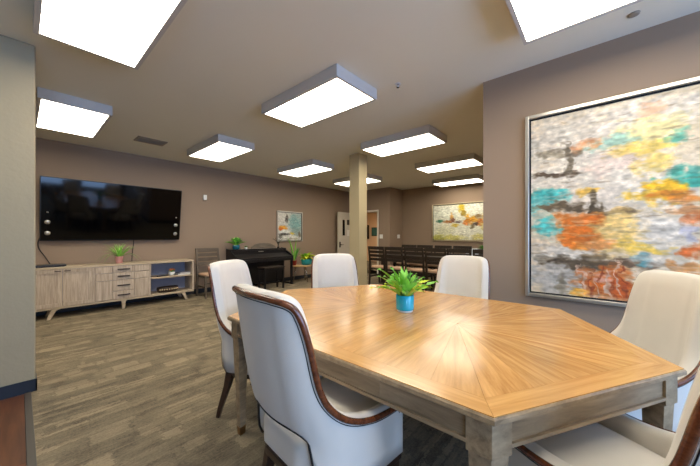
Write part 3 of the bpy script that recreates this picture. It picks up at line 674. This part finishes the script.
# ------------------------------------------------------------------ media console
CX0, CX1, CY0, CY1, CZ0, CZ1 = .06, 2.32, 6.2, 6.62, .145, .775
con = empty('media_console', (CX0, CY0, 0), 0, 'long washed wood media console below the television', 'console')
def cb(x0, x1, y0, y1, z0, z1, nm, mat, parent=None, **kw):
    """console piece: own origin at its centre so grain varies"""
    c = Vector(((x0 + x1) / 2, (y0 + y1) / 2, (z0 + z1) / 2)); base = con.location.copy()
    q = parent
    if parent is not None and parent is not con: base = base + parent.location
    return MB().box(x0 - c.x, x1 - c.x, y0 - c.y, y1 - c.y, z0 - c.z, z1 - c.z).build(nm, mat, parent or con, loc=tuple(c - base), **kw)
cb(CX0, CX1, CY0 - .012, CY1, CZ1 - .03, CZ1, 'top_panel', 'ashtop', bevel=.003)
cb(CX0, CX1, CY0, CY1, CZ0, CZ0 + .03, 'bottom_panel', 'ashtop', bevel=.003)
for xa in (CX0, .79, 1.555, CX1 - .028): cb(xa, xa + .028, CY0, CY1, CZ0 + .03, CZ1 - .03, 'upright_panel', 'ash')
cb(CX0 + .03, 1.55, CY1 - .015, CY1, CZ0 + .03, CZ1 - .03, 'back_panel', 'slate'); cb(1.585, CX1 - .03, CY1 - .015, CY1, CZ0 + .03, CZ1 - .03, 'back_panel', 'slate')
cb(1.584, CX1 - .028, CY0 + .01, CY1 - .016, .462, .482, 'shelf', 'ashtop')
zd0, zd1 = CZ0 + .034, CZ1 - .034
for k, (xa, xb) in enumerate(((.092, .4375), (.4425, .787))):
    d = cb(xa, xb, CY0 + .004, CY0 + .018, zd0, zd1, 'door', 'ash')
    for (p, q, r, t) in ((xa, xb, zd0, zd0 + .055), (xa, xb, zd1 - .055, zd1), (xa, xa + .055, zd0 + .055, zd1 - .055), (xb - .055, xb, zd0 + .055, zd1 - .055)):
        cb(p, q, CY0 - .008, CY0 + .004, r, t, 'door_rail', 'ash', d)
    hx = xb - .085 if k == 0 else xa + .015
    cb(hx, hx + .07, CY0 - .026, CY0 - .008, zd1 - .028, zd1 - .016, 'handle', 'handle', d, bevel=.003)
zz = [zd1, .63, .505, .32, zd0]
for k in range(4):
    z1, z0 = zz[k] - .003, zz[k + 1] + .003
    d = cb(.82, 1.553, CY0 + .01, CY0 + .02, z0, z1, 'drawer', 'ash')
    for xa, xb in ((.82, 1.034), (1.038, 1.335), (1.339, 1.553)):
        if k == 3 and xa != 1.038: continue           # the two lowest drawers share their tall side boards
        cb(xa, xb, CY0 - .006, CY0 + .01, zd0 + .003 if (k == 2 and xa != 1.038) else z0, z1, 'drawer_front', 'ash', d, bevel=.002)
    zc = (z0 + z1) / 2; cb(1.10, 1.275, CY0 - .03, CY0 - .006, zc - .008, zc + .008, 'handle', 'handle', d, bevel=.005)
for x0, dx, y0 in ((.36, -.07, CY0 + .03), (2.12, .07, CY0 + .03), (.36, -.07, CY1 - .07), (2.12, .07, CY1 - .07)):
    lx, ly = x0 - CX0, y0 - CY0
    MB().bar([(lx + dx, ly - .01, 0, .022, .02), (lx + dx * .25, ly, .125, .03, .022), (lx - dx * .2, ly, .146, .055, .022)]).build('leg', 'ashtop', con, bevel=.003)
MB().bar([(1.19 - CX0, .03, 0, .02, .02), (1.19 - CX0, .03, .12, .024, .022), (1.19 - CX0, .03, .146, .045, .022)]).build('leg', 'ashtop', con, bevel=.003)
bx = empty('cable_box', (.29, 6.42, CZ1), 0, 'flat black media box on the console', 'media box')
MB().box(-.2, .2, -.12, .12, .006, .034).build('case', 'bezel', bx, bevel=.004); MB().box(-.18, .18, -.1, .1, 0, .007).build('feet', 'black', bx)

# ------------------------------------------------------------------ plants
def leaf_mesh(name, L, wd, bend, mat, fold=.25, seg=7, tipw=0.0, wave=0):
    """one blade along +x, bending down towards the tip"""
    vs = []; fs = []
    for i in range(seg + 1):
        t = i / seg; w_ = wd * (math.sin(PI * min(1, t * .86 + .12)) ** .8) * (1 - t ** 6); w_ = max(w_, .0006)
        a = -bend * t; x = L * (math.sin(bend * t) / bend if bend > 1e-3 else t); z = -L * ((1 - math.cos(bend * t)) / bend if bend > 1e-3 else 0)
        wz = wave * math.sin(t * 14) * wd
        vs += [(x, -w_ / 2, z + fold * w_ + wz), (x, 0, z), (x, w_ / 2, z + fold * w_ - wz)]
    for i in range(seg):
        for k in (0, 1): fs.append((i * 3 + k, i * 3 + k + 1, (i + 1) * 3 + k + 1, (i + 1) * 3 + k))
    me = bpy.data.meshes.new(name); me.from_pydata(vs, [], fs); me.update()
    for p in me.polygons: p.use_smooth = True
    me.materials.append(M[mat]); return me
def add_leaf(me, parent, loc_, az, el, sc=1.0, name='leaf', roll=0):
    o = bpy.data.objects.new(name, me); COL.objects.link(o); o.parent = parent; o.location = loc_
    o.rotation_mode = 'XYZ'; o.rotation_euler = (Matrix.Rotation(az, 3, 'Z') @ Matrix.Rotation(-el, 3, 'Y') @ Matrix.Rotation(roll, 3, 'X')).to_euler(); o.scale = (sc, sc, sc)
    return o
rp = random.Random(4)
# potted plant on the dining table
pp = empty('potted_plant', (1.70, 1.0, TT), 0, 'bright green leafy plant in a glossy teal pot on the dining table', 'plant')
MB().lathe([(.048, 0), (.052, .003), (.052, .016)], n=28).build('pot_base', 'potwhite', pp)
MB().lathe([(.054, .012), (.0585, .016), (.0595, .03), (.0595, .108), (.057, .111), (.053, .109), (.052, .095)], n=32).build('pot', 'teal', pp)
MB().lathe([(.0525, .09), (.02, .098)], n=20).build('soil', 'soil', pp)
lm = [leaf_mesh('blade_a', .225, .052, .6, 'leaf', wave=.22), leaf_mesh('blade_b', .22, .05, .4, 'leaf', wave=.25), leaf_mesh('blade_c', .20, .05, .9, 'leafy', wave=.22), leaf_mesh('blade_d', .21, .048, .35, 'leafd', wave=.22)]
for k in range(38):
    ring = k / 38; el = 1.5 - .88 * ring + rp.uniform(-.12, .12); az = k * 2.39996 + rp.uniform(-.2, .2); r = .01 + .025 * ring
    me = lm[2] if (ring > .45 and rp.random() < .4) else lm[rp.choice([0, 0, 1, 3])]
    add_leaf(me, pp, (r * math.cos(az), r * math.sin(az), .10), az, el, rp.uniform(.75, 1.12) * (1 - .12 * (ring < .25)))
# spider plant on the console
spd = empty('spider_plant', (1.155, 6.36, CZ1), 0, 'spider plant in a pink pot on the media console', 'plant')
MB().lathe([(.04, 0), (.046, .004), (.058, .115), (.06, .12), (.055, .12), (.052, .1)], n=24).build('pot', 'pink', spd); MB().lathe([(.05, .1), (.02, .105)], n=16).build('soil', 'soil', spd)
la = leaf_mesh('strap_a', .30, .012, 1.1, 'leaf'); lb = leaf_mesh('strap_b', .38, .014, 2.2, 'leafp'); lc = leaf_mesh('strap_c', .26, .014, .5, 'leaf')
for k in range(40):
    az = k * 2.4; el = rp.uniform(.9, 1.5); add_leaf(rp.choice([la, la, lc]), spd, (.02 * math.cos(az), .02 * math.sin(az), .105), az, el, rp.uniform(.8, 1.25))
for az in (0.1, .4, 2.9, 3.3, -.3, 3.6, -.8, 3.9): add_leaf(lb, spd, (.03 * math.cos(az), .03 * math.sin(az), .11), az, .8, 1.0)
# small flower pot, papers, beaded basket on the shelves
fp = empty('flower_pot', (1.97, 6.36, .482), 0, 'small white pot of orange flowers on the console shelf', 'flower pot')
MB().lathe([(.035, 0), (.05, .02), (.055, .07), (.05, .07), (.045, .06)], n=20).build('pot', 'potwhite', fp)
pm = leaf_mesh('petal_leaf', .07, .03, .8, 'leaf')
for k in range(12): add_leaf(pm, fp, (0, 0, .065), k * 2.4, .5 + .05 * k)
for k in range(9):
    az = k * 2.4; r = .012 + .005 * k; MB().lathe([(.004, -.012), (.018, -.004), (.021, .006), (.012, .014)], n=10).build('blossom', 'flower' if k % 3 else 'red', fp, loc=(r * math.cos(az), r * math.sin(az), .125 - .003 * k))
for k, (x, z, ww, m, l) in enumerate(((2.17, .482, .11, 'paper', 'white paperback lying at the bottom of the shelf pile'), (2.18, .506, .10, 'slate', 'slate covered book lying on the white paperback'))):
    bk = empty('book', (x, 6.36, z), .1 * k, l, 'book')
    MB().box(-ww + .004, ww - .002, -.08, .08, .003, .021).build('pages', 'paper', bk); MB().box(-ww, ww, -.085, .085, 0, .003).box(-ww, ww, -.085, .085, .021, .024).box(-ww, -ww + .004, -.085, .085, .003, .021).build('cover', m, bk)
rm = empty('remote_control', (1.80, 6.34, .482), .3, 'dark remote control lying on the console shelf', 'remote')
MB().box(-.09, .09, -.022, .022, 0, .018).build('body', 'bezel', rm, bevel=.005); MB().box(-.07, .05, -.014, .014, .018, .020).build('keypad', 'slate', rm)
bk = empty('beaded_basket', (1.90, 6.36, CZ0 + .03), 0, 'dark oval basket with pale beads on the bottom console shelf', 'basket')
mb = MB(); n = 28
prof = [(.15, 0), (.175, .02), (.185, .06), (.18, .095), (.165, .098), (.165, .03)]
mb.lathe(prof, n=n).xf(Matrix.Diagonal((1, .62, 1, 1))).build('bowl', 'basket', bk)
for k in range(9):
    a = -PI / 2 - .9 + k * .225; MB().lathe([(.001, -.013), (.011, -.008), (.013, 0), (.011, .008), (.001, .013)], n=8).build('bead', 'bead', bk, loc=(.187 * math.cos(a), .187 * .62 * math.sin(a), .06))

# ------------------------------------------------------------------ ladder-back chairs
def make_ladder(wm):
    root = empty('ladder_back_chair', (0, 0, 0)); w = .225
    for sx in (-1, 1):
        MB().bar([(sx * w, -.235, 0, .018, .02), (sx * w, -.205, .44, .02, .024), (sx * w, -.22, .7, .018, .02), (sx * w, -.275, .99, .016, .014)]).build('post', wm, root, bevel=.003)
        MB().bar([(sx * w, .2, 0, .016, .016), (sx * w, .2, .44, .02, .02)]).build('leg', wm, root, bevel=.003)
        B(sx * w - .01, sx * w + .01, -.2, .19, .2, .235).build('stretcher', wm, root)
    for z, hh in ((.948, .085), (.852, .07), (.758, .07), (.664, .07)):
        yy = -.22 - .055 * max(0, (z - .7) / .29)
        MB().box(-w + .015, w - .015, -.009, .009, -hh / 2, hh / 2).build('slat', wm, root, loc=(0, yy, z), bevel=.002)
    B(-w + .01, w - .01, -.21, .2, .40, .44).build('seat_frame', wm, root)
    rounded_box(-.225, .225, -.19, .225, .435, .485, .02).build('seat', 'tan', root)
    B(-w, w, .19, .21, .28, .31).build('stretcher', wm, root)
    return root
LC = make_ladder('espresso'); LK = children(LC)
ys = [4.30, 3.79, 3.25, 2.73, 2.22, 1.70]; k = 0
names_ = ['nearest the beige column', 'second from the beige column', 'third from the beige column', 'fourth from the beige column', 'fifth from the beige column', 'last before the partition wall']
for y, nm in zip(ys, names_):
    o = LC if k == 0 else copy_tree(LC, None, LK); k += 1
    o.location = (6.16, y, 0); o.rotation_euler.z = -PI / 2
    tag(o, 'dark ladder-back chair with tan seat, back to the room, ' + nm, 'chair', 'dark chairs at the long table')
for y, nm in zip(ys[:4], names_):
    o = copy_tree(LC, None, LK); o.location = (7.36, y + .05, 0); o.rotation_euler.z = PI / 2
    tag(o, 'dark ladder-back chair across the long table, facing the room, ' + nm, 'chair', 'dark chairs across the long table')
LG = make_ladder('greywood'); LG.location = (2.68, 6.17, 0); LG.rotation_euler.z = PI
tag(LG, 'weathered grey ladder-back chair between the console and piano', 'chair')
lt = empty('long_table', (6.79, 3.0, 0), 0, 'long dark dining table between the rows of ladder-back chairs', 'table')
B(-.36, .36, -1.6, 1.6, .715, .75).build('tabletop', 'espresso', lt, bevel=.004)
for sx in (-1, 1):
    B(sx * .31 - .012, sx * .31 + .012, -1.5, 1.5, .63, .715).build('apron', 'espresso', lt)
    for sy in (-1, 1): B(sx * .3 - .035, sx * .3 + .035, sy * 1.5 - .035, sy * 1.5 + .035, 0, .714).build('leg', 'espresso', lt, bevel=.003)
# pale armchair and planter by the end wall
ac = empty('armchair', (8.0, 2.6, 0), PI / 2, 'pale blue and white upholstered armchair by the end wall', 'armchair')
rounded_box(-.3, .3, -.32, -.17, .3, .90, .06).build('backrest', 'bluegrey', ac); rounded_box(-.27, .27, -.2, .3, .28, .46, .05).build('seat', 'bluegrey', ac)
for sx in (-1, 1):
    rounded_box(sx * .33 - .06, sx * .33 + .06, -.28, .3, .14, .62, .05).build('arm', 'bluegrey', ac)
    for sy in (-1, 1): MB().bar([(sx * .28, sy * .24, 0, .015, .015), (sx * .28, sy * .24, .32, .022, .022)]).build('leg', 'legw', ac)
tc_ = empty('tall_planter', (7.42, 2.14, 0), 0, 'tall black planter with a bushy green plant by the partition wall', 'planter')
MB().lathe([(.12, 0), (.16, .5), (.17, .93), (.155, .93), (.15, .88)], n=24).build('pot', 'piano', tc_); MB().lathe([(.15, .88), (.05, .89)], n=16).build('soil', 'soil', tc_)
me = leaf_mesh('bush_leaf', .16, .06, .7, 'leafd'); me2 = leaf_mesh('bush_leaf', .16, .06, .9, 'leaf')
for k in range(34): az = k * 2.4; add_leaf(rp.choice([me, me2]), tc_, (.05 * math.cos(az), .05 * math.sin(az), .89 + .006 * (k % 9)), az, rp.uniform(.2, 1.3), rp.uniform(.8, 1.2))

# ------------------------------------------------------------------ piano and bench
pn = empty('digital_piano', (3.17, 6.10, 0), 0, 'black upright digital piano against the taupe wall', 'piano')
PWD = 1.55
for xa in (0, PWD - .035):
    MB().add([(xa, .0, .63), (xa, .0, .735), (xa, .1, .80), (xa, .27, .875), (xa, .34, .93), (xa, .5, .95), (xa, .5, .03), (xa, .42, .03), (xa, .38, .63),
              (xa + .035, .0, .63), (xa + .035, .0, .735), (xa + .035, .1, .80), (xa + .035, .27, .875), (xa + .035, .34, .93), (xa + .035, .5, .95), (xa + .035, .5, .03), (xa + .035, .42, .03), (xa + .035, .38, .63)],
             [tuple(range(9)), tuple(range(17, 8, -1))] + [(i, (i + 1) % 9, 9 + (i + 1) % 9, 9 + i) for i in range(9)]).build('side_panel', 'piano', pn, bevel=.003)
    MB().bar([(xa + .0175, .05, 0, .03, .03), (xa + .0175, .05, .05, .022, .022), (xa + .0175, .05, .63, .024, .024)]).build('leg', 'piano', pn, bevel=.003)
    B(xa - .005, xa + .04, .0, .5, 0, .04).build('foot', 'piano', pn, bevel=.004)
B(.035, PWD - .035, .0, .42, .63, .70).build('key_bed', 'piano', pn, bevel=.004)
fb = MB().add([(.035, .005, .70), (PWD - .035, .005, .70), (PWD - .035, .005, .735), (.035, .005, .735), (.035, .27, .82), (PWD - .035, .27, .82), (.035, .27, .70), (PWD - .035, .27, .70)], [(0, 1, 2, 3), (3, 2, 5, 4), (4, 5, 7, 6), (0, 6, 7, 1), (0, 3, 4, 6), (1, 7, 5, 2)]).build('fallboard', 'piano', pn, bevel=.003)
B(.6, .9, -.004, .004, .712, .722).build('fallboard_grip', 'handle', fb)
B(.036, PWD - .036, .27, .30, .70, .905).build('control_panel', 'piano', pn, bevel=.003)
B(.7, .84, .2675, .2695, .862, .878).build('nameplate', 'silver', pn)
B(.0, PWD, .30, .5, .905, .935).build('top_lid', 'piano', pn, bevel=.004)
B(.036, PWD - .036, .40, .42, .08, .63).build('lower_panel', 'piano', pn)
mr = MB(); pts = []
for i in range(17): t = i / 16 * 2 - 1; pts.append((t * .36, .03 + .11 * (1 - abs(t) ** 3.2)))
poly = [(-.34, 0)] + [(.34, 0)] + list(reversed(pts))
vs = [(x + .92, .36 + z * .25, .93 + z) for x, z in poly] + [(x + .92, .378 + z * .25, .93 + z) for x, z in poly]; n = len(poly)
mr.add(vs, [tuple(range(n)), tuple(range(2 * n - 1, n - 1, -1))] + [(i, (i + 1) % n, n + (i + 1) % n, n + i) for i in range(n)]).build('music_rest', 'greywood', pn, recalc=True)
pb = B(.66, .9, .33, .45, .03, .08).build('pedal_box', 'piano', pn)
for k in range(3): B(.71 + k * .06, .735 + k * .06, .2, .34, .045, .055).build('pedal', 'brass', pb)
bn = empty('piano_bench', (3.94, 5.92, 0), 0, 'dark piano bench with padded top in front of the piano', 'bench')
rounded_box(-.285, .285, -.155, .155, .50, .535, .012).build('seat', 'espresso', bn); B(-.27, .27, -.14, .14, .455, .503).build('apron', 'piano', bn)
for sx in (-1, 1):
    for sy in (-1, 1): MB().bar([(sx * .25, sy * .12, 0, .017, .017), (sx * .25, sy * .12, .48, .02, .02)]).build('leg', 'piano', bn, bevel=.002)
    B(sx * .25 - .01, sx * .25 + .01, -.11, .11, .13, .16).build('stretcher', 'piano', bn)
B(-.245, .245, -.01, .01, .135, .155).build('stretcher', 'piano', bn)
# plants on the piano
pv = empty('pothos_plant', (3.34, 6.46, .935), 0, 'leafy green plant in a dark teal pot on the piano', 'plant')
MB().lathe([(.05, 0), (.075, .01), (.085, .10), (.08, .105), (.072, .1), (.07, .08)], n=24).build('pot', 'tealdark', pv); MB().lathe([(.07, .08), (.02, .085)], n=14).build('soil', 'soil', pv)
pm1 = leaf_mesh('heart_leaf', .14, .075, .5, 'leaf'); pm2 = leaf_mesh('heart_leaf', .13, .07, .3, 'leafd')
for k in range(26): az = k * 2.4; add_leaf(rp.choice([pm1, pm1, pm2]), pv, (.04 * math.cos(az), .04 * math.sin(az), .09 + .009 * (k % 10)), az, rp.uniform(.75, 1.45), rp.uniform(.8, 1.25))
for az in (2.9, 3.3, -.2): add_leaf(pm1, pv, (.06 * math.cos(az), .06 * math.sin(az), .12), az, .5, 1.5)
ps = empty('small_succulent', (3.60, 6.48, .935), 0, 'small pale green succulent in a little pot on the piano', 'plant')
MB().lathe([(.03, 0), (.04, .04), (.035, .04)], n=16).build('pot', 'potwhite', ps)
sl_ = leaf_mesh('succulent_leaf', .06, .03, .5, 'leafp')
for k in range(14): add_leaf(sl_, ps, (0, 0, .038), k * 2.4, .3 + .07 * k)
tw = empty('twig_decoration', (4.5, 6.45, .935), 0, 'thin dark twig arrangement on the piano below the small painting', 'decoration')
MB().lathe([(.025, 0), (.03, .02), (.012, .05)], n=12).build('base', 'bezel', tw)
for k in range(5):
    a = -1 + k * .5; o = MB().tube(catmull([(0, 0, .04), (.03 * a, 0, .14), (.11 * a, .01, .22), (.16 * a, 0, .24 + .03 * (k % 2))], 4), .006, 6).build('twig', 'sign', tw)

# ------------------------------------------------------------------ side table with plants
stt = empty('side_table', (5.15, 6.27, 0), 0, 'small round birch side table next to the piano', 'side table')
MB().lathe([(.27, .425), (.28, .43), (.28, .45), (.275, .455)], n=36).build('tabletop', 'birch', stt)
for k in range(3): a = .5 + k * 2 * PI / 3; MB().tube([(.24 * math.cos(a), .24 * math.sin(a), 0), (.16 * math.cos(a), .16 * math.sin(a), .43)], .014, 8).build('leg', 'chrome', stt)
pt = empty('bowl_plant', (5.25, 6.2, .455), 0, 'yellow green bushy plant in a teal bowl on the side table', 'plant')
MB().lathe([(.10, 0), (.13, .01), (.16, .15), (.155, .16), (.145, .15), (.14, .12)], n=28).build('pot', 'tealmat', pt); MB().lathe([(.14, .12), (.04, .13)], n=16).build('soil', 'soil', pt)
y1 = leaf_mesh('bushy_leaf', .17, .10, .9, 'leafy'); y2 = leaf_mesh('bushy_leaf', .15, .08, .7, 'leaf')
for k in range(40): az = k * 2.4; add_leaf(rp.choice([y1, y1, y1, y2]), pt, (.07 * math.cos(az), .07 * math.sin(az), .14 + .009 * (k % 12)), az, rp.uniform(.15, 1.2), rp.uniform(.8, 1.3))
tp = empty('snake_plant', (4.95, 6.35, .455), 0, 'tall thin green plant in a small red pot on the side table', 'plant')
MB().lathe([(.05, 0), (.07, .12), (.075, .13), (.065, .13)], n=20).build('pot', 'red', tp); MB().lathe([(.065, .11), (.02, .115)], n=12).build('soil', 'soil', tp)
tm = leaf_mesh('sword_leaf', .72, .036, .3, 'leaf'); tm2 = leaf_mesh('sword_leaf', .42, .045, .6, 'leafd')
for k in range(9): az = k * 2.4; add_leaf(rp.choice([tm, tm2]), tp, (.02 * math.cos(az), .02 * math.sin(az), .115), az, rp.uniform(1.25, 1.5), rp.uniform(.75, 1.1))

# ------------------------------------------------------------------ wall plates
def plate(name, label, loc_, rotz, w, h, d=.012):
    t = empty(name, loc_, rotz, label, 'wall plate'); MB().box(-w / 2, w / 2, -d, 0, -h / 2, h / 2).build('cover', 'plate', t, bevel=.003)
    MB().box(-w * .15, w * .15, -d - .006, -d, -h * .16, h * .16).build('button', 'white', t)
plate('wall_sensor', 'small white sensor high on the taupe wall right of the television', (2.72, YT, 2.105), 0, .07, .11, .035)
plate('light_switch', 'white light switch plate beside the door frame', (XD, 5.40, 1.235), -PI / 2, .12, .13)
plate('thermostat', 'white thermostat on the short return wall', (8.19, YJ, 1.235), 0, .13, .12, .025)
